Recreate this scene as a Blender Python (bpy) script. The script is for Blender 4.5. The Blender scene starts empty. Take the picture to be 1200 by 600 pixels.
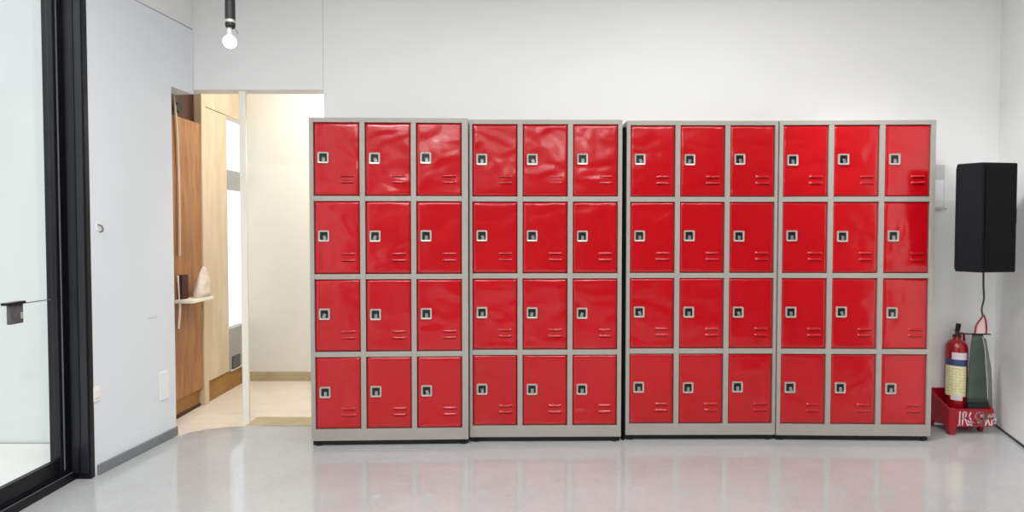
import bpy, bmesh, math, random
from mathutils import Vector, Matrix
random.seed(7)
R = math.radians
scene = bpy.context.scene
C = scene.collection

# ---------------------------------------------------------------- camera
F = 670.0; PITCH = R(1.5); CY = 287.54; EYE = Vector((0, 0, 1.25))
cd = bpy.data.cameras.new('camera'); cam = bpy.data.objects.new('camera', cd); C.objects.link(cam)
cam.location = EYE; cam.rotation_euler = (math.pi/2 - PITCH, 0, 0)
cd.sensor_width = 36; cd.lens = 36*F/1200; cd.shift_y = (CY-300)/1200; cd.clip_start = .05; cd.clip_end = 200
scene.camera = cam

def P(x, y, D):
    """the point of the place seen at x, y of the photograph, D metres in front"""
    u = (x-600)/F; v = (CY-y)/F
    d = Vector((u, math.cos(PITCH)+v*math.sin(PITCH), -math.sin(PITCH)+v*math.cos(PITCH)))
    return EYE + d*(D/d.y)

# ---------------------------------------------------------------- mesh helpers
def obj(name, bm, mat, parent=None, smooth=False, bevel=0, segs=2):
    bmesh.ops.recalc_face_normals(bm, faces=bm.faces[:])
    me = bpy.data.meshes.new(name); bm.to_mesh(me); bm.free()
    mats = mat if isinstance(mat, (list, tuple)) else [mat]
    for m in mats: me.materials.append(m)
    if smooth:
        for p in me.polygons: p.use_smooth = True
    o = bpy.data.objects.new(name, me); C.objects.link(o)
    if parent: o.parent = parent
    if bevel:
        md = o.modifiers.new('bevel', 'BEVEL'); md.width = bevel; md.segments = segs; md.limit_method = 'ANGLE'; md.angle_limit = R(40)
    return o
def box(bm, x0, x1, y0, y1, z0, z1, mi=0):
    vs = [bm.verts.new(p) for p in ((x0,y0,z0),(x1,y0,z0),(x1,y1,z0),(x0,y1,z0),(x0,y0,z1),(x1,y0,z1),(x1,y1,z1),(x0,y1,z1))]
    for f in ((0,3,2,1),(4,5,6,7),(0,1,5,4),(1,2,6,5),(2,3,7,6),(3,0,4,7)):
        bm.faces.new([vs[i] for i in f]).material_index = mi
def prism(bm, pts, z0, z1, mi=0):
    n = len(pts)
    lo = [bm.verts.new((p[0], p[1], z0)) for p in pts]; hi = [bm.verts.new((p[0], p[1], z1)) for p in pts]
    fs = [bm.faces.new(lo[::-1]), bm.faces.new(hi)]
    for i in range(n): fs.append(bm.faces.new((lo[i], lo[(i+1)%n], hi[(i+1)%n], hi[i])))
    for f in fs: f.material_index = mi
def loft(bm, rings, cap=True, mi=0):
    rs = [[bm.verts.new(p) for p in r] for r in rings]
    n = len(rs[0])
    for a, b in zip(rs, rs[1:]):
        for i in range(n): bm.faces.new((a[i], a[(i+1)%n], b[(i+1)%n], b[i])).material_index = mi
    if cap:
        bm.faces.new(rs[0][::-1]).material_index = mi; bm.faces.new(rs[-1]).material_index = mi
def lathe(bm, prof, c=(0,0,0), n=32, mi=0):
    loft(bm, [[(c[0]+r*math.cos(2*math.pi*i/n), c[1]+r*math.sin(2*math.pi*i/n), c[2]+z) for i in range(n)] for r, z in prof], mi=mi)
def tube(bm, pts, r, n=8, mi=0):
    pts = [Vector(p) for p in pts]; rings = []
    for i, p in enumerate(pts):
        t = (pts[min(i+1, len(pts)-1)] - pts[max(i-1, 0)]).normalized()
        a = t.cross(Vector((0,1,0)) if abs(t.y) < .9 else Vector((1,0,0))).normalized(); b = t.cross(a)
        rings.append([p + a*(r*math.cos(2*math.pi*k/n)) + b*(r*math.sin(2*math.pi*k/n)) for k in range(n)])
    loft(bm, rings, mi=mi)
def slab(bm, a, b, z0, z1, th, mi=0):
    """a vertical slab whose visible face runs a->b in plan; th goes to the left of a->b"""
    a = Vector(a); b = Vector(b); d = (b-a).normalized(); nrm = Vector((-d.y, d.x))*th
    prism(bm, [a, b, b+nrm, a+nrm], z0, z1, mi)
def one(fn, *a, **k):
    bm = bmesh.new(); fn(bm, *a, **k); return bm
def spline(pts, n=8):
    pts = [Vector(p) for p in pts]; out = []
    q = [pts[0]] + pts + [pts[-1]]
    for i in range(1, len(q)-2):
        for k in range(n):
            t = k/n; a, b, c, d = q[i-1], q[i], q[i+1], q[i+2]
            out.append(.5*((2*b)+(c-a)*t+(2*a-5*b+4*c-d)*t*t+(3*b-a-3*c+d)*t**3))
    return out + [pts[-1]]

def tag(o, label, cat, group=None):
    o['label'] = label; o['category'] = cat
    if group: o['group'] = group
    return o
def thing(name, label, cat, loc=(0,0,0), rz=0, group=None):
    o = bpy.data.objects.new(name, None); C.objects.link(o); o.empty_display_size = .1
    o.location = loc; o.rotation_euler = (0,0,rz)
    return tag(o, label, cat, group)
def struct(name, bm, m, **k):
    o = obj(name, bm, m, **k); o['kind'] = 'structure'; return o

# ---------------------------------------------------------------- materials
def srgb(h):
    c = [int(h[i:i+2], 16)/255 for i in (0,2,4)]
    return tuple((v/12.92 if v <= .04045 else ((v+.055)/1.055)**2.4) for v in c) + (1,)
def mat(name, hexc, rough=.5, metal=0, coat=0, spec=.5, var=0, vscale=4, bump=0, bscale=30, bdist=.01, hex2=None, rvar=0, coords='Object'):
    m = bpy.data.materials.new(name); m.use_nodes = True
    nt = m.node_tree; b = nt.nodes['Principled BSDF']; L = nt.links
    b.inputs['Base Color'].default_value = srgb(hexc); b.inputs['Roughness'].default_value = rough
    b.inputs['Metallic'].default_value = metal; b.inputs['Coat Weight'].default_value = coat
    b.inputs['Coat Roughness'].default_value = .08
    b.inputs['Specular IOR Level'].default_value = spec
    tc = nt.nodes.new('ShaderNodeTexCoord'); geo = nt.nodes.new('ShaderNodeNewGeometry')
    src = geo.outputs['Position'] if coords == 'World' else tc.outputs['Object']
    if var or hex2:
        n = nt.nodes.new('ShaderNodeTexNoise'); n.inputs['Scale'].default_value = vscale; n.inputs['Detail'].default_value = 5
        L.new(src, n.inputs['Vector'])
        mx = nt.nodes.new('ShaderNodeMix'); mx.data_type = 'RGBA'
        c = srgb(hexc)
        mx.inputs['A'].default_value = tuple(v*(1-var) for v in c[:3]) + (1,) if not hex2 else c
        mx.inputs['B'].default_value = tuple(min(1, v*(1+var)) for v in c[:3]) + (1,) if not hex2 else srgb(hex2)
        rm = nt.nodes.new('ShaderNodeMapRange'); rm.inputs['From Min'].default_value = .35; rm.inputs['From Max'].default_value = .65
        L.new(n.outputs['Fac'], rm.inputs['Value']); L.new(rm.outputs['Result'], mx.inputs['Factor'])
        L.new(mx.outputs['Result'], b.inputs['Base Color'])
        if rvar:
            rr = nt.nodes.new('ShaderNodeMapRange'); rr.inputs['To Min'].default_value = rough-rvar; rr.inputs['To Max'].default_value = rough+rvar
            L.new(n.outputs['Fac'], rr.inputs['Value']); L.new(rr.outputs['Result'], b.inputs['Roughness'])
    if bump:
        n2 = nt.nodes.new('ShaderNodeTexNoise'); n2.inputs['Scale'].default_value = bscale; n2.inputs['Detail'].default_value = 2
        L.new(src, n2.inputs['Vector'])
        bp = nt.nodes.new('ShaderNodeBump'); bp.inputs['Strength'].default_value = bump; bp.inputs['Distance'].default_value = bdist
        L.new(n2.outputs['Fac'], bp.inputs['Height']); L.new(bp.outputs['Normal'], b.inputs['Normal'])
    return m
def wood(name, h1, h2, rough=.45, sc=(9,9,1.2)):
    m = bpy.data.materials.new(name); m.use_nodes = True
    nt = m.node_tree; b = nt.nodes['Principled BSDF']; L = nt.links
    tc = nt.nodes.new('ShaderNodeTexCoord'); mp = nt.nodes.new('ShaderNodeMapping'); mp.inputs['Scale'].default_value = sc
    n = nt.nodes.new('ShaderNodeTexNoise'); n.inputs['Scale'].default_value = 2.5; n.inputs['Detail'].default_value = 7; n.inputs['Distortion'].default_value = .6
    cr = nt.nodes.new('ShaderNodeValToRGB'); cr.color_ramp.elements[0].position = .3; cr.color_ramp.elements[1].position = .72
    cr.color_ramp.elements[0].color = srgb(h1); cr.color_ramp.elements[1].color = srgb(h2)
    L.new(tc.outputs['Object'], mp.inputs['Vector']); L.new(mp.outputs['Vector'], n.inputs['Vector'])
    L.new(n.outputs['Fac'], cr.inputs['Fac']); L.new(cr.outputs['Color'], b.inputs['Base Color'])
    b.inputs['Roughness'].default_value = rough
    return m
def emit(name, col, s):
    m = bpy.data.materials.new(name); m.use_nodes = True; nt = m.node_tree; nt.nodes.clear()
    e = nt.nodes.new('ShaderNodeEmission'); e.inputs['Color'].default_value = col; e.inputs['Strength'].default_value = s
    o = nt.nodes.new('ShaderNodeOutputMaterial'); nt.links.new(e.outputs[0], o.inputs[0]); return m
def glass(name):
    m = bpy.data.materials.new(name); m.use_nodes = True; nt = m.node_tree; nt.nodes.clear()
    t = nt.nodes.new('ShaderNodeBsdfTransparent'); t.inputs['Color'].default_value = (.985,.99,.988,1)
    g = nt.nodes.new('ShaderNodeBsdfGlossy'); g.inputs['Roughness'].default_value = .02
    lwt = nt.nodes.new('ShaderNodeLayerWeight'); lwt.inputs['Blend'].default_value = .5
    pw = nt.nodes.new('ShaderNodeMath'); pw.operation = 'POWER'; pw.inputs[1].default_value = 4
    fr = nt.nodes.new('ShaderNodeMath'); fr.operation = 'MULTIPLY_ADD'; fr.inputs[1].default_value = .5; fr.inputs[2].default_value = .03
    nt.links.new(lwt.outputs['Facing'], pw.inputs[0]); nt.links.new(pw.outputs[0], fr.inputs[0])
    mx = nt.nodes.new('ShaderNodeMixShader'); o = nt.nodes.new('ShaderNodeOutputMaterial')
    nt.links.new(fr.outputs[0], mx.inputs[0]); nt.links.new(t.outputs[0], mx.inputs[1]); nt.links.new(g.outputs[0], mx.inputs[2]); nt.links.new(mx.outputs[0], o.inputs[0])
    return m

M = {}
M['wall'] = mat('white_wall_paint', 'EDEDEC', .6, var=.012, vscale=1.2, bump=.08, bscale=120, bdist=.001, coords='World')
M['wall_blue'] = mat('daylight_tinted_wall', 'E6EBF0', .42, var=.012, vscale=2, bump=.08, bscale=90, bdist=.001, coords='World')  # bluish daylight from the glass door is put into the wall colour
M['ceiling'] = mat('ceiling_paint', 'F0F0F0', .7, var=.01)
M['groove'] = mat('groove_grey', 'AEB2B2', .7, var=.03)
M['seam'] = mat('seam_grey', 'C4C6C6', .7, var=.02)
M['base'] = mat('grey_baseboard', '7C8284', .5, var=.06, vscale=14)
M['darkbase'] = mat('dark_baseboard', '3C3E3E', .5, var=.05)
M['black_alu'] = mat('black_aluminium', '101116', .35, spec=.35, var=.15, vscale=8)
M['black_alu2'] = mat('dark_grey_aluminium', '25262B', .35, spec=.35, var=.1, vscale=8)
M['grey_detail'] = mat('small_part_grey', '707277', .4, var=.05)
M['rear'] = wood('dark_wood_for_reflections', '2E2825', '453B36')
M['groove2'] = mat('pale_grey_case', 'D2D2D2', .5, var=.02)
M['glass'] = glass('clear_glass')
M['locker_grey'] = mat('locker_grey_paint', 'A09C94', .42, var=.03, vscale=5, bump=.04, bscale=60, bdist=.001)
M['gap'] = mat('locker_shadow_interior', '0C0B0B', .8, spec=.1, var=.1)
M['lock_silver'] = mat('satin_zinc', 'BAB8AE', .35, metal=.35, var=.05, vscale=40)
M['lock_black'] = mat('lock_black_plastic', '0E1214', .35, var=.1)
M['lock_metal'] = mat('lock_latch_metal', 'A9B0AC', .3, metal=.7, var=.05)
M['black_plastic'] = mat('black_plastic', '121214', .5, var=.1)
M['wood_mid'] = wood('brown_wood', '94603A', 'BB8554')
M['wood_dark'] = wood('dark_brown_wood', '2C1008', '4E200E')
M['wood_light'] = wood('pale_wood', 'D6BE9C', 'E5D2B5', sc=(5,5,1))
M['wood_toe'] = wood('toe_kick_wood', '94672E', 'B1823F', sc=(3,3,6))
M['wood_floor'] = wood('corridor_floor_wood', 'E6D8C6', 'F1E7D9', rough=.3, sc=(2,6,2))
M['cream_wall'] = mat('cream_wall_paint', 'EBE9E0', .6, var=.01)
M['cream_trim'] = mat('cream_trim', 'F6F1E2', .5, var=.01)
M['tan_tile'] = wood('tan_skirting', 'AD9A76', 'C2B28F', sc=(3,3,3))
M['speaker'] = mat('speaker_black', '0F1013', .7, spec=.15, var=.12, vscale=30, bump=.2, bscale=300, bdist=.0008)
M['grille'] = mat('speaker_grille_black', '050608', .6, spec=.12, var=.2, vscale=200, bump=.5, bscale=500, bdist=.001)
M['cable'] = mat('black_cable', '2A1C1E', .5, var=.1)
M['red_ext'] = mat('extinguisher_red', '960C1A', .25, coat=.5, var=.04)
M['red_stand'] = mat('stand_red_plastic', '9A0A20', .35, var=.06, vscale=9)
M['white_print'] = mat('white_print', 'DCC4C4', .5, var=.03)
M['pale_print'] = mat('grey_print', 'B3A79E', .5, var=.03)
M['label_cream'] = mat('label_cream', 'E0D9A8', .4, var=.06, vscale=40)
M['label_blue'] = mat('label_blue', '3C4670', .4, var=.12, vscale=60)
M['label_white'] = mat('label_white', 'D9CDD0', .4, var=.05)
M['brass'] = mat('valve_metal', '4A4436', .35, metal=.8, var=.1)
M['green_cloth'] = mat('dark_green_cloth', '3E4B44', .75, var=.16, vscale=9, bump=.3, bscale=14, bdist=.01)
M['grey_cloth'] = mat('grey_lining_cloth', '808281', .75, var=.08, vscale=20)
M['piping'] = mat('pale_piping', 'B9BAA6', .6, var=.05)
M['red_strap'] = mat('red_strap', 'A32A33', .6, var=.1, vscale=30)
M['pink_cloth'] = mat('pale_pink_cloth', 'F6D5D0', .6, var=.04)
M['ext_wall'] = mat('outside_white_wall', 'E2E5E3', .7, var=.02, vscale=1.5)
M['ext_floor'] = mat('outside_white_paving', 'EFEEEA', .7, var=.03, vscale=3)
M['plate'] = mat('white_switch_plastic', 'F2F4F4', .3, var=.01)
M['cloth_white'] = mat('crumpled_white_cloth', 'E4D3C2', .8, var=.12, vscale=18)
M['purple'] = mat('dark_purple_cover', '47242E', .5, var=.1)
M['dark_box'] = mat('dark_grey_box', '565457', .5, var=.2, vscale=30)
M['grey_panel'] = mat('grey_panel', 'A9A9A7', .5, var=.03)
M['bulb'] = emit('lit_bulb', (1,.98,.95,1), 4)
M['lamp'] = emit('lamp_diffuser', (1,1,1,1), 9)
M['bulb_clear'] = mat('clear_bulb_neck', 'D2D2D0', .2, coat=1, var=.01)

# red lacquered sheet steel, slightly dented
def red_door_mat():
    m = bpy.data.materials.new('red_lacquered_steel'); m.use_nodes = True
    nt = m.node_tree; b = nt.nodes['Principled BSDF']; L = nt.links; N = nt.nodes.new
    b.inputs['Roughness'].default_value = .22; b.inputs['Coat Weight'].default_value = .35; b.inputs['Coat Roughness'].default_value = .09
    g = N('ShaderNodeNewGeometry')
    n = N('ShaderNodeTexNoise'); n.inputs['Scale'].default_value = 2.2; n.inputs['Detail'].default_value = 3
    mx = N('ShaderNodeMix'); mx.data_type = 'RGBA'; mx.inputs['A'].default_value = srgb('AE0410'); mx.inputs['B'].default_value = srgb('BC0815')
    L.new(g.outputs['Position'], n.inputs['Vector']); L.new(n.outputs['Fac'], mx.inputs['Factor']); L.new(mx.outputs['Result'], b.inputs['Base Color'])
    mp = N('ShaderNodeMapping'); mp.inputs['Scale'].default_value = (1,1,1.25)
    n1 = N('ShaderNodeTexNoise'); n1.inputs['Scale'].default_value = 5.5; n1.inputs['Detail'].default_value = 1.2; n1.inputs['Distortion'].default_value = .5
    L.new(g.outputs['Position'], mp.inputs['Vector']); L.new(mp.outputs['Vector'], n1.inputs['Vector'])
    bp = N('ShaderNodeBump'); bp.inputs['Strength'].default_value = 1; bp.inputs['Distance'].default_value = .010
    L.new(n1.outputs['Fac'], bp.inputs['Height'])
    L.new(bp.outputs['Normal'], b.inputs['Normal']); L.new(bp.outputs['Normal'], b.inputs['Coat Normal'])
    return m
M['red'] = red_door_mat()

# polished concrete
def floor_mat():
    m = bpy.data.materials.new('polished_grey_concrete'); m.use_nodes = True
    nt = m.node_tree; b = nt.nodes['Principled BSDF']; L = nt.links; N = nt.nodes.new
    g = N('ShaderNodeNewGeometry')
    n = N('ShaderNodeTexNoise'); n.inputs['Scale'].default_value = 1.6; n.inputs['Detail'].default_value = 8; n.inputs['Roughness'].default_value = .65
    n2 = N('ShaderNodeTexNoise'); n2.inputs['Scale'].default_value = 60; n2.inputs['Detail'].default_value = 3
    for q in (n, n2): L.new(g.outputs['Position'], q.inputs['Vector'])
    cr = N('ShaderNodeValToRGB'); cr.color_ramp.elements[0].position = .3; cr.color_ramp.elements[1].position = .7
    cr.color_ramp.elements[0].color = srgb('AAACAC'); cr.color_ramp.elements[1].color = srgb('B7B9B9')
    L.new(n.outputs['Fac'], cr.inputs['Fac'])
    mx = N('ShaderNodeMix'); mx.data_type = 'RGBA'; mx.blend_type = 'OVERLAY'; mx.inputs['Factor'].default_value = .12
    L.new(cr.outputs['Color'], mx.inputs['A']); L.new(n2.outputs['Color'], mx.inputs['B']); L.new(mx.outputs['Result'], b.inputs['Base Color'])
    rr = N('ShaderNodeMapRange'); rr.inputs['To Min'].default_value = .035; rr.inputs['To Max'].default_value = .10
    L.new(n.outputs['Fac'], rr.inputs['Value']); L.new(rr.outputs['Result'], b.inputs['Roughness'])
    b.inputs['Specular IOR Level'].default_value = .85
    return m
M['floor'] = floor_mat()

# ---------------------------------------------------------------- the setting
BY = 3.66                                  # back wall
CEIL = 3.05
REAR = -6.0
LA = Vector((-2.12, 2.87)); LD = Vector((.12, 1.0))      # the left wall runs a little inwards
def LX(y): return -2.12 + .12*(y-2.87)
struct('floor', one(prism, [(-2.32, REAR), (3.25, REAR), (3.25, BY), (-1.2, BY-.02), (-1.69, 3.62), (-1.80, 3.605), (-1.92, 3.565), (-2.0, 3.50), (-2.055, 3.40), (-2.14, 3.1), (-2.32, 2.9)], -.1, 0), M['floor'])
bm = bmesh.new()
prism(bm, [(-2.34, REAR-.2), (3.3, REAR-.2), (3.3, BY+.12), (-2.34, BY+.12)], CEIL, CEIL+.1)
struct('ceiling', bm, M['ceiling'])
# left wall beside the glass door, its lintel over the opening
bm = bmesh.new()
a = (LX(2.872), 2.872); b = (LX(3.46), 3.46); c = (LX(BY+.0), BY)
LTOP = P(202, 21, 3.45).z
slab(bm, a, b, 0, 2.115, .12)
slab(bm, a, c, 2.115, LTOP, .12)
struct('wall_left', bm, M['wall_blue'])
bm = bmesh.new()
slab(bm, a, c, LTOP+.007, CEIL, .12)
struct('wall_left_upper', bm, M['wall'])
bm = bmesh.new()
slab(bm, (a[0]-.006, a[1]), (c[0]-.006, c[1]-.002), LTOP, LTOP+.007, .11)
struct('trim_1', bm, M['groove'])
# back wall
bm = bmesh.new()
X1 = P(378.5, 100, BY).x
box(bm, X1+.004, 3.2, BY, BY+.12, 0, CEIL)
struct('wall_back', bm, M['wall'])
bm = bmesh.new()
box(bm, LX(BY)-.1, X1-.001, BY+.003, BY+.12, P(300, 105, BY).z, CEIL)
struct('wall_back_lintel', bm, M['wall'])
struct('trim_2', one(box, X1-.001, X1+.004, BY+.004, BY+.1, P(300, 105, BY).z, CEIL), M['seam'])
# right wall: slanted near the corner, straight further back
RC = P(1168, 501, 3.63); RCx = RC.x
R2 = P(1200, 526, 3.26)
rdir = (Vector((R2.x, 3.26)) - Vector((RCx, BY)))
R3 = Vector((RCx, BY)) + rdir*2.1
bm = bmesh.new()
prism(bm, [(RCx, BY), (RCx+.2, BY+.1), (3.3, BY+.1), (3.3, 2.3), (R3.x, 2.3), (R3.x, R3.y)], 0, CEIL)
struct('wall_right', bm, M['wall'])
struct('wall_right_rear', one(box, R3.x, 3.3, REAR, 2.299, 0, CEIL), M['rear'])  # unseen stretch coloured dark so the doors mirror less white
bm = bmesh.new()
q = Vector((RCx, BY)); nn = Vector((rdir.y, -rdir.x)).normalized()*.006
prism(bm, [q+Vector((-.004,0)), q, R3, R3+nn], 0, .014)
struct('baseboard_right', bm, M['darkbase'])
# left baseboard
bm = bmesh.new()
slab(bm, (LX(2.885)+.012, 2.885), (LX(3.46)+.012, 3.46), 0.0, .055, .0115)
struct('baseboard_left', bm, M['base'], bevel=.003)
# rear wall far behind the viewpoint, coloured dark so the doors reflect dark
struct('wall_rear', one(box, -2.6, 3.3, REAR-.15, REAR, 0, CEIL), M['rear'])
# wall behind the glazing line further back (left side behind the viewpoint is all glass door)
# ---- the glass sliding door in its black frame
GX = -2.245
GY0 = .55
bm = bmesh.new()
# outer jamb
YS0, YS1 = .40, 2.842
box(bm, -2.32, -2.115, YS1, 2.8715, 0, 2.9)
box(bm, -2.32, -2.115, YS0-.1, 2.8715, 2.9, CEIL)
box(bm, -2.32, -2.115, YS0-.1, YS0, 0, 2.9)
door = struct('door_1', bm, M['black_alu'], bevel=.003)
obj('door_jamb_cover', one(box, -2.205, -2.122, YS1-.006, YS1-.0005, .03, 2.9), M['black_alu2'], door, bevel=.002)
obj('door_jamb_cover', one(box, -2.170, -2.158, YS1-.010, YS1-.0065, .03, 2.9), M['black_alu'], door, bevel=.002)
bm = bmesh.new()      # moving sash
box(bm, -2.252, -2.222, 2.788, YS1, .05, 2.9)
box(bm, -2.252, -2.222, YS0, YS0+.07, .05, 2.9)
box(bm, -2.252, -2.222, YS0+.07, 2.788, .05, .125)
box(bm, -2.252, -2.222, YS0+.07, 2.788, 2.82, 2.9)
obj('door_sash', bm, M['black_alu'], door, bevel=.003)
obj('sash_highlight', one(box, -2.2218, -2.2185, 2.806, 2.812, .06, 2.9), M['grey_detail'], door)  # paler strip painted as the thin highlight along the sash
bm = bmesh.new()      # sill track
box(bm, -2.32, -2.19, YS0, YS1, 0, .028); box(bm, -2.32, -2.215, YS0, YS1, .028, .05); box(bm, -2.196, -2.190, YS0, YS1, .028, .04)
obj('sill_track', bm, M['black_alu'], door, bevel=.002)
obj('track_highlight', one(box, -2.208, -2.203, YS0, YS1, .028, .038), M['grey_detail'], door)  # paler rail puts the highlight line of the sill into colour
obj('door_glass', one(box, -2.241, -2.235, YS0+.07, 2.788, .125, 2.82), M['glass'], door)
# fixed glazing further back along the same side
for k in range(2):
    ya, yb = REAR+.05+k*3.15, REAR+.05+k*3.15+3.1
    bm = bmesh.new(); box(bm, -2.3, -2.2, ya, ya+.07, 0, CEIL); box(bm, -2.3, -2.2, yb-.07, yb, 0, CEIL); box(bm, -2.3, -2.2, ya+.07, yb-.07, 0, .1); box(bm, -2.3, -2.2, ya+.07, yb-.07, CEIL-.15, CEIL)
    w = struct('window_%d' % (k+2), bm, M['black_alu'])
    obj('window_pane', one(box, -2.25, -2.244, ya+.07, yb-.07, .1, CEIL-.15), M['glass'], w)
# lock and latch rod on the glass
lk = P(5, 355, 2.50); l2 = P(28, 377, 2.60)
def gxy(x, y, X):     # point on the plane X = const
    u = (x-600)/F; v = (CY-y)/F
    d = Vector((u, math.cos(PITCH)+v*math.sin(PITCH), -math.sin(PITCH)+v*math.cos(PITCH)))
    return EYE + d*(X/d.x)
A1 = gxy(6, 356, -2.215); A2 = gxy(28, 378, -2.215)
bm = bmesh.new(); box(bm, -2.234, -2.215, A1.y+.025, A2.y, A2.z, A1.z-.01)
lock = obj('door_lock', bm, M['dark_box'], door, bevel=.004); lock['label'] = 'dark metal lock case'
B1 = gxy(4, 355, -2.20)
obj('lock_cover', one(box, -2.2345, -2.205, A1.y, A2.y+.002, A1.z-.010, A1.z+.002), M['black_alu'], lock)
obj('lock_cylinder', one(box, -2.215, -2.208, A2.y-.020, A2.y-.008, A2.z+.02, A2.z+.05), M['lock_silver'], lock, bevel=.003)
E1 = gxy(30, 355, -2.22); E2 = gxy(59, 351, -2.22)
obj('latch_rod', one(tube, [E1, E2], .0025), M['grey_detail'], door)
obj('strike_block', one(box, -2.234, -2.21, 2.772, 2.787, E2.z-.012, E2.z+.018), M['black_alu'], door)
# outside: white court
bm = bmesh.new()
prism(bm, [(-7, -7), (-2.325, -7), (-2.325, 3.4), (-7, 3.4)], -.12, .0)
struct('ground_outside', bm, M['ext_floor'])
bm = bmesh.new()
box(bm, -7, -2.34, 3.33, 3.42, 0, 3.4)
for k in range(9):
    x = -2.62-.46*k; box(bm, x-.004, x+.004, 3.322, 3.33, 0, 3.4)
struct('wall_outside', bm, M['ext_wall'])
struct('wall_outside_far', one(box, -7.1, -7, -7, 3.42, 0, 2.0), M['ext_wall'])
struct('baseboard_outside', one(box, -7, -2.34, 3.318, 3.3215, 0, .006), M['groove'])

# ---- marks on the left wall
def lw(x, y):        # point on the left wall
    u = (x-600)/F; v = (CY-y)/F
    d = Vector((u, math.cos(PITCH)+v*math.sin(PITCH), -math.sin(PITCH)+v*math.cos(PITCH)))
    t = (-2.12-.12*2.87)/(d.x-.12*d.y); return EYE+d*t
LROT = -math.atan(.12)
def plate(name, x0, y0, x1, y1, label, cat, m, th=.006):
    a = lw(x0, y0); b = lw(x1, y1)
    w = (Vector((b.x, b.y))-Vector((a.x, a.y))).length; h = a.z-b.z
    t = thing(name, label, cat, (a.x, a.y, b.z), LROT)
    obj('plate', one(box, .0005, th, 0, w, 0, h), m, t, bevel=.002)
    return t, w, h
t, w, h = plate('cable_cover', 186, 437, 197, 466, 'white plastic cover plate low on the left wall near the baseboard end', 'wall plate', M['plate'])
t, w, h = plate('cable_cover', 172, 345, 184, 371, 'faint white square plate midway up the left wall', 'wall plate', M['wall_blue'], .004)
t, w, h = plate('wall_socket', 108, 454, 117, 469, 'small white wall socket beside the black door frame', 'socket', M['plate'])
obj('socket_insert', one(box, .006, .010, w*.2, w*.8, h*.25, h*.75), M['cream_trim'], t, bevel=.001)
c = lw(114, 266)
t = thing('wall_hook', 'small pale hook on the left wall beside the black door frame', 'hook', c, LROT)
obj('hook_base', one(box, .0005, .006, -.012, .012, -.02, .03), M['plate'], t, bevel=.002)
obj('hook_arm', one(tube, [(.006,0,.012), (.025,0,.005), (.032,0,-.01), (.028,0,-.022), (.016,0,-.026)], .004), M['grey_detail'], t, smooth=True)

# ---------------------------------------------------------------- the vestibule behind the opening
CX0 = -2.2
bm = bmesh.new()
prism(bm, [(-2.5, 3.35), (-2.14, 3.1), (-2.055, 3.40), (-2.0, 3.50), (-1.92, 3.565), (-1.80, 3.605), (-1.69, 3.62), (-1.2, BY-.02), (-1.2, BY), (.3, BY), (.3, 4.80), (-2.5, 4.80)], -.1, .0)
struct('floor_vestibule', bm, M['wood_floor'])
struct('ceiling_vestibule', one(box, -3.2, .3, BY+.12, 4.9, 2.75, 2.85), M['ceiling'])
struct('wall_vestibule_back', one(box, -2.19, .3, 4.73, 4.80, 0, 2.75), M['cream_wall'])
struct('wall_vestibule_right', one(box, .3, .4, BY+.12, 4.9, 0, 2.75), M['cream_wall'])
struct('baseboard_vestibule', one(box, -2.19, .3, 4.715, 4.729, 0, P(320, 436, 4.715).z), M['tan_tile'], bevel=.002)
struct('trim_3', one(box, P(291, 490, 3.66).x, X1+.6, 3.625, 3.79, 0, .004), M['tan_tile'])
j0 = P(282.5, 300, 3.66).x; j1 = P(290, 300, 3.66).x
struct('trim_4', one(box, j0, j1, 3.655, 3.675, 0, P(286, 107, 3.66).z), M['cream_trim'], bevel=.002)
# timber lining on the left side, seen through the opening
def wy(x, X=CX0): return X*F/(x-600)
y_a, y_b, y_c, y_d = wy(236), wy(241), wy(267), wy(283)
t = thing('wardrobe', 'tall brown wooden wardrobe just inside the doorway, dark niche on top', 'wardrobe', (CX0, 3.5, 0))
bm = bmesh.new()
zt = 2.0; zb = .13; L_ = y_a-3.5
box(bm, -.45, -.02, 0, L_, 0, .02); box(bm, -.45, -.43, 0, L_, .02, 2.6); box(bm, -.43, -.0, 0, .02, .02, 2.6); box(bm, -.43, -.04, .02, L_, zt-.02, zt)
obj('carcass', bm, M['wood_dark'], t)
obj('wardrobe_door', one(box, -.018, .0, .02, L_, zb, zt), M['wood_mid'], t, bevel=.002)
obj('toe_kick', one(box, -.04, -.03, .02, L_, .02, zb), M['wood_toe'], t)
obj('niche_lining', one(box, -.05, -.04, .0205, L_-.001, zt+.001, 2.6), M['wood_dark'], t)
bm = bmesh.new(); r = .035
loft(bm, [[(xx, .5*L_+.06+r*math.cos(k*math.pi/8), 2.07+r*math.sin(k*math.pi/8)) for k in range(16)] for xx in (-.039, -.015)])
obj('niche_hole_disc', bm, M['black_plastic'], t)  # black disc stands in for a dark round hole
# pale edge strip, bowed
pts = [P(x, y, wy(x)+.0) for x, y in ((203.5, 108), (207, 150), (208.5, 230), (208, 300))]
pts = [Vector((CX0+.012, p.y, p.z)) for p in pts]
tag(obj('edge_trim', one(tube, spline(pts, 6), .009, 6), M['wood_light']), 'thin pale bowed edge strip standing against the brown wardrobe', 'trim strip')
t = thing('timber_post', 'slim pale wooden post between wardrobe and light wood panel', 'post', (CX0, y_a, 0))
obj('post', one(box, -.1, .012, .002, y_b-y_a, 0, 2.7), M['wood_light'], t, bevel=.003)
t = thing('wood_panel', 'pale plywood wall panel with brown toe board inside the doorway', 'panel', (CX0, y_b, 0))
zs = P(254, 130, (y_b+y_c)/2).z
obj('panel_lower', one(box, -.1, 0, .003, y_c-y_b, .155, zs-.003), M['wood_light'], t, bevel=.002)
obj('panel_upper', one(box, -.1, 0, .003, y_c-y_b+.45, zs+.003, 2.7), M['wood_light'], t, bevel=.002)
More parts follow.
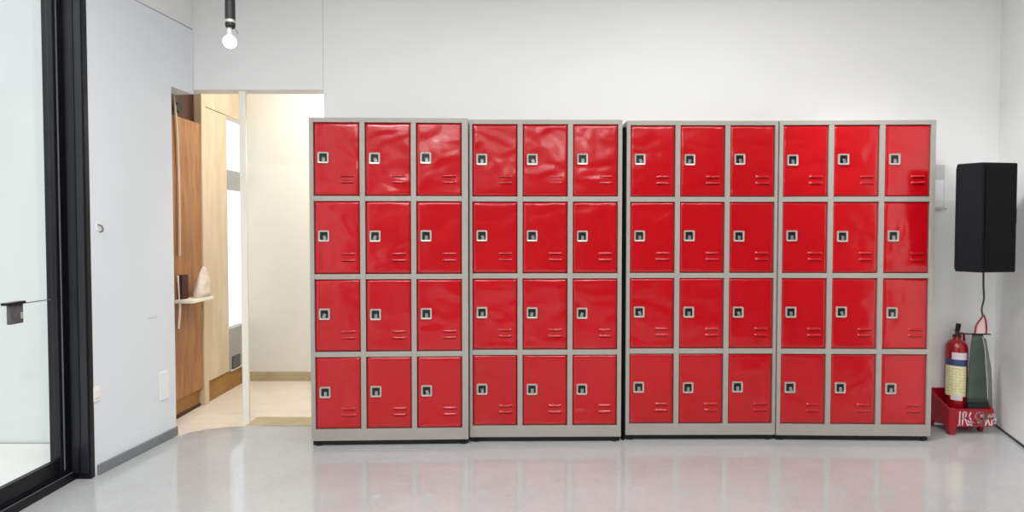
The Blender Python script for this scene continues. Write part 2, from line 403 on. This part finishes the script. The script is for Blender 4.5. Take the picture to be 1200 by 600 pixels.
obj('toe_board', one(box, -.1, -.008, .003, 4.72-y_b, 0, .15), M['wood_toe'], t)
# little tall window past the panel
bm = bmesh.new(); wz1 = P(275, 147, 4.5).z; wz0 = P(275, 384, 4.5).z; gz1 = P(275, 200, 4.5).z; gz0 = P(275, 222, 4.5).z
Y0, Y1 = y_c+.004, 4.728
box(bm, -2.26, -2.2, Y0, Y1, .15, wz0); box(bm, -2.26, -2.2, Y0, Y1, gz0, gz1)
w = struct('window_1', bm, M['grey_panel'])
obj('window_pane', one(box, -2.235, -2.23, Y0, Y1, wz0, gz0), M['glass'], w)
obj('window_pane', one(box, -2.235, -2.23, Y0, Y1, gz1, zs), M['glass'], w)
obj('window_sill', one(box, -2.26, -2.185, Y0, Y1, .152, .158), M['cream_trim'], w)
tag(obj('small_box', one(box, -2.198, -2.186, wy(270, -2.19)+.02, wy(281, -2.19)-.02, .159, .26), M['dark_box'], bevel=.003), 'small dark box on the low ledge under the narrow window', 'box')
# shelf with cloth
sz = P(218, 351, 3.85).z
sy0, sy1 = wy(203), wy(234)
t = thing('wall_shelf', 'small cream shelf with curved bracket on the brown wardrobe', 'shelf', (CX0, sy0, sz))
obj('shelf_board', one(box, .001, .125, 0, sy1-sy0-.06, -.010, .012), M['cream_trim'], t, bevel=.003)
pb = [(.008, .03, .17), (.014, .035, .05), (.016, .035, -.05), (.008, .03, -.18)]
obj('bracket', one(tube, spline(pb, 6), .008, 6), M['cream_trim'], t, smooth=True)
bm = bmesh.new(); random.seed(3)
rings = []
prof = [(0, 1), (.03, .98), (.07, .9), (.11, .72), (.145, .5), (.17, .25), (.18, .08)]
for z, s in prof:
    rg = []
    for k in range(20):
        a = 2*math.pi*k/20; f = s*(1+.22*math.sin(5*a+z*30)*(.3+z*5)*.6+random.uniform(-.05, .05))
        rg.append((.080+.042*math.cos(a)*f, .0+.075*math.sin(a)*f+.03*z/.18, z*1.15))
    rings.append(rg)
loft(bm, rings)
o = tag(obj('folded_cloth', bm, M['cloth_white'], smooth=True), 'crumpled off-white cloth heaped on the small cream shelf', 'cloth')
o.location = (CX0, (sy0+sy1)/2+.03, sz+.0125)
bk = thing('book', 'dark purple slim book upright on the cream shelf beside the cloth', 'book', (CX0+.012, sy0+.030, sz+.0125))
bm = bmesh.new(); box(bm, 0, .003, 0, .07, 0, .16); box(bm, .022, .025, 0, .07, 0, .16); box(bm, .003, .022, 0, .003, 0, .16)
obj('cover', bm, M['purple'], bk)
obj('pages', one(box, .0032, .0218, .0032, .068, .003, .156), M['cream_trim'], bk)

# ---------------------------------------------------------------- lockers
HH = 1.893; PL = .034
def rrect(cx, cz, w, h, r, n=4):
    out = []
    for sx, sz_, a0 in ((1,1,0), (-1,1,90), (-1,-1,180), (1,-1,270)):
        for k in range(n+1):
            a = R(a0+90*k/n); out.append((cx+sx*(w/2-r)+r*math.cos(a), cz+sz_*(h/2-r)+r*math.sin(a)))
    return out
def ring_prism(bm, outer, inner, y0, y1):
    n = len(outer)
    def mk(pts, y): return [bm.verts.new((p[0], y, p[1])) for p in pts]
    of, inf, ob, inb = mk(outer, y0), mk(inner, y0+.002), mk(outer, y1), mk(inner, y1)
    for i in range(n):
        j = (i+1) % n
        bm.faces.new((of[i], of[j], inf[j], inf[i])); bm.faces.new((of[i], ob[i], ob[j], of[j])); bm.faces.new((inf[i], inf[j], inb[j], inb[i]))
        bm.faces.new((ob[i], inb[i], inb[j], ob[j]))
def make_door(parent, x0, x1, z0, z1, rnd):
    """door leaf with pressed louvre hoods, a lock case in its left side"""
    w = x1-x0; h = z1-z0; cx = (x0+x1)/2; cz = (z0+z1)/2
    NX, NZ = 26, 40
    bm = bmesh.new()
    ph = [rnd.uniform(0, 6.28) for _ in range(4)]; am = rnd.uniform(.0004, .0011)
    v = [[None]*(NX+1) for _ in range(NZ+1)]
    for i in range(NZ+1):
        for k in range(NX+1):
            x = -w/2+w*k/NX; z = -h/2+h*i/NZ
            e = min(1, min(k, NX-k)/2, min(i, NZ-i)/2)
            y = am*e*(math.sin(ph[0]+x*19+z*7)+math.sin(ph[1]+z*15-x*9))
            if e == 0: y += .003
            v[i][k] = bm.verts.new((x, y, z))
    for i in range(NZ):
        for k in range(NX): bm.faces.new((v[i][k], v[i][k+1], v[i+1][k+1], v[i+1][k]))
    # folded rim going back
    rim = [v[0][k] for k in range(NX+1)] + [v[i][NX] for i in range(1, NZ+1)] + [v[NZ][k] for k in range(NX-1, -1, -1)] + [v[i][0] for i in range(NZ-1, 0, -1)]
    back = [bm.verts.new((p.co.x, .018, p.co.z)) for p in rim]
    n = len(rim)
    for i in range(n): bm.faces.new((rim[i], back[i], back[(i+1)%n], rim[(i+1)%n]))
    bm.faces.new(back)
    d = obj('door', bm, M['red'], parent, smooth=False)
    for p in d.data.polygons: p.use_smooth = p.area < w*h*.5 and abs(p.normal.y) > .5
    d.location = (cx, .006, cz)
    # vent: two pressed louvre hoods with a dark slot under each
    bm = bmesh.new()
    lw_ = .082; lx = w/2-.026-lw_
    for lz in (-h/2+.108, -h/2+.071):
        prof = [(0, .0), (.25, -.0055), (.6, -.008), (.9, -.0075), (1, -.0045)]
        hz = .015; secs = 12; rings = []
        for s in range(secs+1):
            t = s/secs; e = min(1, min(t, 1-t)*6)**.5
            rings.append([(lx+lw_*t, .0009+py*e, lz+hz-hz*pz) for pz, py in prof])
        vs = [[bm.verts.new(q) for q in r] for r in rings]
        for aa, bb in zip(vs, vs[1:]):
            for q in range(len(prof)-1): bm.faces.new((aa[q], aa[q+1], bb[q+1], bb[q])).material_index = 0
        # slot
        f = [bm.verts.new(q) for q in ((lx+.004, -.0014, lz-.0028), (lx+lw_-.004, -.0014, lz-.0028), (lx+lw_-.004, -.0014, lz+.001), (lx+.004, -.0014, lz+.001))]
        bm.faces.new(f).material_index = 1
    vt = obj('vent', bm, [M['red'], M['gap']], d, smooth=True)
    # lock: silver square bezel round a black cup with a turn latch
    lcx = -w/2+.052; lcz = .008+rnd.uniform(-.003, .003)
    bm = bmesh.new(); ring_prism(bm, rrect(lcx, lcz, .062, .064, .007), rrect(lcx, lcz, .044, .046, .004), -.0075, .001)
    lp = obj('lock_plate', bm, M['lock_silver'], d, bevel=.0)
    bm = bmesh.new(); pts = rrect(lcx, lcz, .046, .048, .004)
    bm.faces.new([bm.verts.new((p[0], -.0020, p[1])) for p in pts])
    obj('lock_cup', bm, M['lock_black'], d)
    bm = bmesh.new()
    ang = rnd.choice((0, 0, 0, .35, -.3))
    ct = Matrix.Rotation(ang, 4, 'Y')
    box(bm, -.0085, .0085, -.0055, -.0025, -.021, -.001); lathe(bm, [(.009, 0), (.010, .002), (.008, .0035)], n=16)
    bmesh.ops.rotate(bm, verts=[q for q in bm.verts if q.co.z > -.0005 and abs(q.co.x**2+q.co.y**2-1) < 3 and False], cent=(0,0,0), matrix=Matrix.Identity(3))
    for q in bm.verts: q.co = ct @ q.co
    for q in bm.verts: q.co += Vector((lcx+.002, -.0005, lcz-.001))
    obj('latch', bm, M['lock_metal'], d, bevel=.001)
    return d

def locker(label, xl, xr, D0, D1, lm, rm, seed, tilt=0):
    A = P(xl, 330, D0); B = P(xr, 330, D1)
    W = math.hypot(B.x-A.x, B.y-A.y); rz = math.atan2(B.y-A.y, B.x-A.x)
    t = thing('locker_cabinet', label, 'locker', (A.x, A.y, 0), rz, 'red twelve-door locker cabinets')
    rnd = random.Random(seed)
    dep = .27
    # sheet-metal body
    bm = bmesh.new()
    box(bm, 0, .018, .022, dep, PL, HH); box(bm, W-.018, W, .022, dep, PL, HH)
    box(bm, .018, W-.018, .022, dep, HH-.018, HH); box(bm, .018, W-.018, dep-.01, dep, PL, HH-.018); box(bm, .018, W-.018, .022, dep-.01, PL, PL+.018)
    obj('cabinet_body', bm, M['locker_grey'], t, bevel=.0015)
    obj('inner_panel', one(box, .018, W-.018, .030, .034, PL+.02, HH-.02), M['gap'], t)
    g = .0295
    cw = (W-lm-rm-2*g)/3
    top = HH-.026; rowg = .0295; bot = PL+.066
    rh = (top-bot-3*rowg)/4
    bm = bmesh.new()
    box(bm, 0, lm, 0, .0215, PL, HH); box(bm, W-rm, W, 0, .0215, PL, HH)
    box(bm, lm, W-rm, 0.0005, .0215, top, HH)
    cols = []; x = lm
    for k in range(3):
        cols.append((x, x+cw)); x += cw+g
        if k < 2: box(bm, x-g, x, .0005, .0215, bot, top)
    rows = []; z = top
    for k in range(4):
        rows.append((z-rh, z)); z -= rh+rowg
        if k < 3:
            for (c0, c1) in cols: box(bm, c0, c1, .001, .0215, z, z+rowg)
    obj('face_frame', bm, M['locker_grey'], t, bevel=.0012)
    obj('plinth', one(box, lm, W-rm, 0, .0215, PL, bot), M['locker_grey'], t, bevel=.001)
    obj('plinth_gap_shade', one(box, .004, W-.004, .022, .034, .002, PL-.0005), M['black_plastic'], t)  # black strip added so the gap under the plinth looks shaded
    e = .0036
    for (z0, z1) in rows:
        for (c0, c1) in cols: make_door(t, c0+e, c1-e, z0+e, z1-e, rnd)
    for fx, fy in ((.035, .035), (W-.035, .035), (.035, dep-.04), (W-.035, dep-.04)):
        bm = bmesh.new(); lathe(bm, [(.021, 0), (.023, .004), (.023, .012), (.016, .016), (.016, PL-.0005)], (fx, fy, 0), 16)
        obj('foot', bm, M['black_plastic'], t, smooth=False)
    return t
locker('grey-framed locker cabinet with twelve red doors at the left end, nearest the doorway', 363.3, 548.7, 3.270, 3.300, .024, .036, 11)
locker('locker cabinet of twelve red doors touching the left end cabinet, black gap on its right', 550.2, 728.6, 3.332, 3.342, .017, .024, 22)
locker('locker cabinet of twelve red doors standing just right of the black gap', 733.8, 910.2, 3.368, 3.372, .022, .017, 33)
locker('locker cabinet of twelve red doors at the right end, nearest the fire extinguisher', 911.8, 1094, 3.366, 3.346, .022, .026, 44)

fa = P(729.6, 330, 3.38).x; fb = P(732.5, 330, 3.38).x  # black strip added to make the gap between the cabinets dark
tag(obj('gap_dark_strip', one(box, fa, fb, 3.378, 3.60, .0, P(731, 149, 3.38).z), M['gap']), 'narrow black strip added to darken the gap between the middle two locker cabinets', 'board')
# ---------------------------------------------------------------- pendant bulb
BD = 2.6
bc = P(269.3, 49, BD); top_ = P(270.5, 0, BD)
t = thing('pendant_lamp', 'bare round bulb hanging from a black stem above the doorway', 'lamp', (bc.x, BD, bc.z))
obj('bulb', one(lathe, [(.001,-.029), (.012,-.0265), (.021,-.0205), (.0275,-.010), (.029,0), (.0275,.010), (.0225,.0185), (.015,.0252), (.001,.0285)], (0,0,0), 28), M['bulb'], t, smooth=True)
obj('bulb_neck', one(lathe, [(.014,.0300), (.0105,.038), (.0105,.062), (.0125,.070)], (0,0,0), 24), M['bulb_clear'], t, smooth=True)
dx = .003
sz0 = P(270, 34, BD).z-bc.z; sz1 = P(270, 27, BD).z-bc.z; sz2 = P(270, 23.5, BD).z-bc.z
bm = bmesh.new(); lathe(bm, [(.012, .0705), (.017, sz0+.004), (.0215, sz0+.012), (.0215, sz1)], (dx,0,0), 24)
obj('socket', bm, M['black_plastic'], t)
obj('collar', one(lathe, [(.020, sz1+.0005), (.020, sz2)], (dx,0,0), 24), M['lock_silver'], t)
obj('stem', one(lathe, [(.0215, sz2+.0005), (.0215, CEIL-bc.z-.03)], (dx,0,0), 24), M['black_plastic'], t, smooth=False)
obj('ceiling_rose', one(lathe, [(.05, CEIL-bc.z-.03), (.05, CEIL-bc.z)], (dx,0,0), 24), M['black_plastic'], t)
p0 = P(275, 33, BD)-bc; p1 = P(279, 40, BD)-bc
obj('pull_wire', one(tube, spline([(p0.x-.004,0,p0.z), (p0.x+.006,0,p0.z-.008), (p1.x,0,p1.z)], 5), .0018, 6), M['grey_detail'], t)

# ---------------------------------------------------------------- right corner
t = thing('wall_box', 'flat pale grey wall panel partly hidden behind the right end locker', 'panel', (0, BY, 0))
q0 = P(1092, 193, BY-.02); q1 = P(1106.5, 245, BY-.02)
obj('panel_case', one(box, q0.x, q1.x, -.022, -.0005, q1.z, q0.z), M['groove2'], t, bevel=.003)
zz = P(1100, 211, BY-.02).z
obj('panel_cover', one(box, q0.x+.004, q1.x-.008, -.0255, -.0225, q1.z+.012, zz), M['plate'], t, bevel=.001)
q2 = P(1107, 245, BY-.02)
obj('panel_hinge', one(box, q2.x-.008, q2.x+.006, -.03, -.0228, q2.z-.004, q2.z+.006), M['groove'], t, bevel=.001)

# speaker
SL = P(1120.5, 255, 3.15); SA = P(1151, 255, 3.06); SR = P(1191.5, 255, 3.09)
zt1 = P(1151, 190, 3.06).z; zb1 = P(1151, 319.5, 3.06).z
ctr = Vector((SA.x, SA.y, zb1))
t = thing('loudspeaker', 'black loudspeaker mounted high in the right corner, cable hanging below', 'speaker', ctr)
plan = [(SL.x-ctr.x, SL.y-ctr.y), (0, 0), (SR.x-ctr.x, SR.y-ctr.y), (SR.x-ctr.x+.05, SR.y-ctr.y+.15), (SR.x-ctr.x+.02, SR.y-ctr.y+.28), (SL.x-ctr.x+.18, SL.y-ctr.y+.24)]
Hs = zt1-zb1
obj('speaker_cabinet', one(prism, plan, 0, Hs), M['speaker'], t, bevel=.006)
d = Vector(plan[2]).normalized(); nrm = Vector((d.y, -d.x)); Ls = Vector(plan[2]).length
bm = bmesh.new(); a = d*.016+nrm*.001; b = d*(Ls-.014)+nrm*.001
prism(bm, [a, b, b+nrm*.006, a+nrm*.006], .02, Hs-.02)
obj('grille', bm, M['grille'], t, bevel=.003)
bm = bmesh.new()
bx = Vector(plan[3])
box(bm, bx.x-.02, bx.x+.11, bx.y+.03, bx.y+.07, Hs*.45, Hs*.6)
obj('wall_bracket', bm, M['black_plastic'], t, bevel=.003)
# cable
pts = [P(1152.5, 319, 3.10), P(1152.5, 335, 3.12), P(1153, 350, 3.2), P(1150.5, 362, 3.32), P(1151.5, 369, 3.40)]
pts[0].z = zb1-.001
tag(obj('speaker_cable', one(tube, spline(pts, 8), .0045, 8), M['cable'], smooth=True), 'thin dark cable hanging from the loudspeaker down to the red strap', 'cable')

# red stand
DF = 3.47; DBk = 3.652
x0 = P(1111.5, 480, DF).x; x1 = P(1164, 480, DF).x
zf = P(1115, 479, DF).z; zr = P(1094, 453, DBk).z; zbp = P(1140, 500, DF).z
t = thing('extinguisher_stand', 'red plastic floor stand with white lettering holding the fire extinguisher', 'stand', (x0, DF, 0))
W = x1-x0; Dp = DBk-DF
def side(bm, xa, xb):
    loft(bm, [[(xx, 0, zbp), (xx, Dp, zbp), (xx, Dp, zr), (xx, 0, zf)] for xx in (xa, xb)])
bm = bmesh.new(); side(bm, 0, .012); side(bm, W-.012, W)
box(bm, .012, W-.012, Dp-.012, Dp, zbp, zr-.005); box(bm, .012, W-.012, .012, Dp-.012, zbp+.004, zbp+.014)
obj('tray', bm, M['red_stand'], t, bevel=.002)
obj('front_panel', one(box, .0, W, -.006, .0, zbp, zf), M['red_stand'], t, bevel=.002)
for lx0, ly0 in ((-.004, -.01), (W-.040, .055), (0, Dp-.03), (W-.035, Dp-.03)):
    bm = bmesh.new(); wl = .05 if ly0 == -.01 else .035
    k = .010
    zt_ = zf+.001 if ly0 == -.01 else zbp
    loft(bm, [[(lx0+k*s, ly0, z), (lx0+wl-k*s, ly0, z), (lx0+wl-k*s, ly0+.028, z), (lx0+k*s, ly0+.028, z)] for s, z in ((.9, 0), (0, zbp), (0, zt_))] if ly0 == -.01 else
         [[(lx0+k*s, ly0, z), (lx0+wl-k*s, ly0, z), (lx0+wl-k*s, ly0+.028, z), (lx0+k*s, ly0+.028, z)] for s, z in ((.9, 0), (0, zbp-.0005))])
    obj('leg', bm, M['red_stand'], t, bevel=.002)
# white worn lettering, unreadable strokes in the photograph
def strokes(bm, items, ox, oz, s, th):
    for it in items:
        pp = [Vector((ox+x*s, oz+z*s)) for x, z in it]
        for a, b in zip(pp, pp[1:]):
            d = (b-a).normalized(); nn_ = Vector((-d.y, d.x))*th/2; e_ = d*th*.4
            vs = [bm.verts.new((q.x, -.0068, q.y)) for q in (a-e_+nn_, b+e_+nn_, b+e_-nn_, a-e_-nn_)]; bm.faces.new(vs)
def arc(cx, cz, rx, rz_, a0, a1, n=10): return [(cx+rx*math.cos(R(a0+(a1-a0)*k/n)), cz+rz_*math.sin(R(a0+(a1-a0)*k/n))) for k in range(n+1)]
hgt = zf-zbp
bm = bmesh.new(); s = hgt*.74; oz = zbp+hgt*.1; ox = .056
items = [[(0,0),(.14,0)], [(.08,0),(.12,1)], [(.32,.05),(.36,1)], [(.36,1),(.62,.95),(.5,.55),(.36,.5)], [(.5,.5),(.7,0)],
         [(.78,.0),(1.0,.35),(.8,.62),(.92,.95)], [(1.0,.0),(.72,.35)], arc(1.55,.68,.27,.3,0,360,14), arc(1.3,.2,.2,.2,180,360,8), arc(1.85,.25,.16,.24,0,360,12),
         [(2.05,.0),(2.2,.5),(2.35,.0)], [(2.5,0),(2.5,.5),(2.75,.05),(2.78,.5)]]
strokes(bm, items, ox, oz, s, .0085)
o = obj('lettering', bm, M['white_print'], t); o['label'] = 'worn white lettering'
bm = bmesh.new()
items = [[(1.95,.95),(2.15,.95)], [(2.0,.95),(2.0,.6),(2.15,.6)], arc(2.4,.75,.12,.2,0,360,10), [(2.6,.58),(2.7,.95),(2.85,.6)], [(2.95,.95),(2.95,.6),(3.15,.9)], [(2.95,.3),(3.15,.3)], [(2.95,.1),(3.12,.45)]]
strokes(bm, items, ox-.012, oz, s*.92, .007)
obj('small_lettering', bm, M['pale_print'], t)

# fire extinguisher
ED = 3.574; ex = P(1120.7, 430, ED); er = 11.2/F*ED
ezb = zbp+.015; ezt = P(1120, 404, ED).z
t = thing('fire_extinguisher', 'red fire extinguisher with cream and blue label in the red stand', 'fire extinguisher', (ex.x, ED, ezb))
H = ezt-ezb
prof = [(er*.9, 0), (er*.97, .008), (er, .02)] + [(er*math.cos(a), H-.02+.062*math.sin(a)) for a in [R(q) for q in (0, 15, 30, 45, 58, 68)]] + [(.022, H+.044), (.022, H+.052)]
obj('cylinder', one(lathe, prof, (0,0,0), 40), M['red_ext'], t, smooth=True)
def wrap(name, xa, ya, xb, yb, m, k=1.004, parent=None):
    # patch of label wrapped on the body between angles seen at xa..xb
    za = P(1120, ya, ED).z-ezb; zb_ = P(1120, yb, ED).z-ezb
    th0 = math.atan2(-ED, -ex.x)
    aa = th0+math.asin(max(-.97, min(.97, (xa-1120.7)/13.4))); ab = th0+math.asin(max(-.97, min(.97, (xb-1120.7)/13.4)))
    bm = bmesh.new(); n = 16; vo = []
    for z in (zb_, za):
        for kk in (k, k+.008):
            vo.append([bm.verts.new((er*kk*math.cos(aa+(ab-aa)*i/n), er*kk*math.sin(aa+(ab-aa)*i/n), z)) for i in range(n+1)])
    for i in range(n):
        bm.faces.new((vo[1][i], vo[1][i+1], vo[3][i+1], vo[3][i])); bm.faces.new((vo[0][i], vo[2][i], vo[2][i+1], vo[0][i+1]))
    return obj(name, bm, m, parent or t, smooth=True)
lab = wrap('label', 1109, 427, 1131.5, 462, M['label_cream'])
wrap('label_band', 1109, 419.5, 1132.5, 427, M['label_blue'], 1.005, lab)
wrap('label_header', 1115.5, 411.5, 1132, 419.5, M['label_white'], 1.005, lab)
wrap('label_seal', 1115, 461, 1128, 466.5, M['label_white'], 1.014, lab)
bm = bmesh.new(); random.seed(5)
for k in range(9):     # small print on the cream label
    za = P(1120, 430.5+k*3.3, ED).z-ezb
    for j in range(5):
        a0 = math.atan2(-ED, -ex.x)+R(-42+j*19+random.uniform(-3, 3)); a1 = a0+R(random.uniform(5, 11)); rr_ = er*1.0155
        vs = [bm.verts.new((rr_*math.cos(q), rr_*math.sin(q), z)) for q, z in ((a0, za), (a1, za), (a1, za+.0035), (a0, za+.0035))]; bm.faces.new(vs)
obj('label_print', bm, mat('small_print', 'A8A070', .5, var=.1), lab)
obj('valve', one(lathe, [(.024, H+.052), (.024, H+.062), (.015, H+.066), (.013, H+.085)], (0,0,0), 16), M['brass'], t)
bm = bmesh.new(); hz = P(1122, 379, ED).z-ezb
loft(bm, [[(x-.011, -.01, z), (x+.011, -.01, z), (x+.011, .01, z), (x-.011, .01, z)] for x, z in ((0, H+.085), (.006, H+.11), (.008, hz-.006), (.006, hz))])
obj('lever_handle', bm, M['black_plastic'], t, bevel=.004)
bm = bmesh.new(); cc = P(1116.5, 389, ED)
tube(bm, [(cc.x-ex.x+.012*math.cos(k*math.pi/8), -.004, cc.z-ezb+.015*math.sin(k*math.pi/8)) for k in range(17)], .002, 6)
obj('pin_ring', bm, M['lock_silver'], t, smooth=True)
bm = bmesh.new(); tube(bm, spline([(.012,0,H+.07), (.04,.0,H+.068), (er*.9,.01,H+.02), (er+.012,.012,H-.06)], 6), .007, 8)
obj('hose', bm, M['red_stand'], t, smooth=True)

# green bag
GD = 3.492
def gp(x, y, dd=0): return P(x, y, GD+dd)
zbt = P(1144, 477, GD).z
base = Vector((gp(1145, 477).x, GD, zbt))
t = thing('cloth_bag', 'tall dark green cloth bag with a red strap standing in the red stand', 'bag', base)
def L3(x, y, dd=0): return gp(x, y, dd)-base
rows_ = [(392, 1139.5, 1152.0, .010), (400, 1138.5, 1153.5, .016), (420, 1137, 1155, .022), (445, 1134.8, 1156.5, .027), (462, 1133.5, 1157, .029), (471, 1132.6, 1157.3, .030)]
rings = []
for y, xa, xb, th in rows_:
    a = L3(xa, y); b = L3(xb, y); n = 20; rg = []
    for k in range(n):
        an = 2*math.pi*k/n; cx_ = (a.x+b.x)/2; hw = (b.x-a.x)/2
        c_, s_ = math.cos(an), math.sin(an)
        px_ = cx_+hw*math.copysign(abs(c_)**.6, c_); fold = .003*math.sin(px_*160+y*.02)
        rg.append((px_, th*.5*math.copysign(abs(s_)**.7, s_)*1.0+fold*.5, a.z))
    rings.append(rg)
obj('bag_body', one(loft, rings[::-1]), M['green_cloth'], t, smooth=True)
a = L3(1132.6, 471.2); b = L3(1157.3, 471.2)
obj('bag_bottom', one(box, a.x+.001, b.x-.001, -.014, .014, zbp+.016-zbt, a.z), M['black_plastic'], t, bevel=.004)
pts = [L3(1151.5, 394, -.012), L3(1154.2, 410, -.013), L3(1155.5, 430, -.015), L3(1156.8, 448, -.016), L3(1157.6, 468, -.016)]
obj('piping', one(tube, spline(pts, 6), .0022, 6), M['piping'], t, smooth=True)
rings = []
for y, xa, xb in ((396, 1151.5, 1153.5), (410, 1153.2, 1156), (430, 1154.8, 1159.5), (450, 1156.2, 1160.5), (477, 1157, 1161.3)):
    a = L3(xa, y, .006); b = L3(xb, y, .03)
    rings.append([(a.x, a.y, a.z), (b.x-.006, b.y-.02, b.z), (b.x, b.y, b.z), (a.x, a.y+.03, a.z)])
obj('side_gusset', one(loft, rings[::-1]), M['grey_cloth'], t, smooth=True)
a = L3(1129, 391); b = L3(1159.5, 391.5)
obj('hanger_bar', one(tube, [(a.x, -.006, a.z), (b.x, -.006, b.z)], .0042, 8), M['black_plastic'], t)
pts = [L3(1141.5, 392), L3(1143.5, 381), L3(1148.5, 374), L3(1152, 369.5), L3(1154.3, 375), L3(1155.3, 384), L3(1155, 392)]
for q in pts: q.y = -.004
bm = bmesh.new(); tube(bm, spline(pts, 6), .0048, 8)
obj('strap', bm, M['red_strap'], t, smooth=True)
pts = [L3(1143.5, 390.5), L3(1145.5, 383), L3(1149.5, 377), L3(1152.3, 374), L3(1154, 380), L3(1154.3, 390.5)]
bm = bmesh.new(); loft(bm, [[(q.x, yy, q.z) for q in pts] for yy in (-.002, .001)])
obj('strap_lining', bm, M['pink_cloth'], t)
# ---------------------------------------------------------------- light
def area(name, loc, rot, sx, sy, power, col=(1,1,1)):
    l = bpy.data.lights.new(name, 'AREA'); l.shape = 'RECTANGLE'; l.size = sx; l.size_y = sy; l.energy = power; l.color = col
    o = bpy.data.objects.new(name, l); C.objects.link(o); o.location = loc; o.rotation_euler = rot; return o
for i, (x, y, sx, sy, pw) in enumerate(((-.9, 1.1, 1.2, .3, 46), (.9, 1.1, 1.2, .3, 28), (-.9, -1.2, 1.2, .3, 26), (.9, -1.2, 1.2, .3, 26), (1.25, 2.3, .9, .2, 9), (2.1, 1.2, .6, .2, 12), (-.9, -3.4, 1.2, .3, 26), (.9, -3.4, 1.2, .3, 26))):
    t = thing('ceiling_light', 'white rectangular ceiling light panel', 'ceiling light', (x, y, CEIL), 0, 'ceiling light panels')
    bm = bmesh.new(); a, b = sx/2+.02, sy/2+.02
    box(bm, -a, a, -b, -b+.02, -.05, -.0005); box(bm, -a, a, b-.02, b, -.05, -.0005); box(bm, -a, -a+.02, -b+.02, b-.02, -.05, -.0005); box(bm, a-.02, a, -b+.02, b-.02, -.05, -.0005)
    obj('lamp_frame', bm, M['plate'], t)
    obj('lamp_diffuser', one(box, -sx/2+.001, sx/2-.001, -sy/2+.001, sy/2-.001, -.04, -.03), M['lamp'], t)
    area('panel_light', (x, y, CEIL-.055), (0,0,0), sx, sy, pw)
# added lamp out of view, brightens the right wall and corner
t = thing('fill_light', 'added lamp out of view, brightening the right hand corner', 'fill_light', (1.2, 2.75, CEIL))
aim = (Vector((3.0, 3.35, .55))-Vector((1.2, 2.75, CEIL-.12))).normalized(); qa = aim.to_track_quat('-Z', 'Y')
bm = bmesh.new(); lathe(bm, [(.012, -.10), (.012, -.012), (.05, -.010), (.05, -.0005)], (0,0,0), 20)
obj('fill_light_mount', bm, M['plate'], t)
bm = bmesh.new(); lathe(bm, [(.06, 0), (.075, .02), (.075, .12), (.05, .14)], (0,0,0), 24)
o = obj('fill_light_head', bm, M['plate'], t); o.rotation_euler = qa.to_euler(); o.location = Vector((0, 0, -.12))
l = bpy.data.lights.new('fill_light_beam', 'SPOT'); l.energy = 105; l.spot_size = R(64); l.spot_blend = 1; l.shadow_soft_size = .12
o = bpy.data.objects.new('fill_light_beam', l); C.objects.link(o); o.location = Vector((1.2, 2.75, CEIL-.12))+aim*.16; o.rotation_euler = qa.to_euler()
# vestibule lamp, warm
t = thing('ceiling_light', 'round warm ceiling lamp inside the vestibule', 'ceiling light', (-1.2, 4.05, 2.75))
obj('lamp_frame', one(lathe, [(.16, -.05), (.17, -.0005)], (0,0,0), 32), M['lamp'], t)
area('vestibule_light', (-1.2, 4.05, 2.68), (0,0,0), .6, .3, 16, (1, .965, .9))

w = bpy.data.worlds.new('daylight'); scene.world = w; w.use_nodes = True
bg = w.node_tree.nodes['Background']; bg.inputs[0].default_value = (.93, .965, 1, 1); bg.inputs[1].default_value = 1.5

vs = scene.view_settings
vs.view_transform = 'Standard'; vs.look = 'None'; vs.exposure = 0; vs.gamma = 1; vs.use_curve_mapping = False
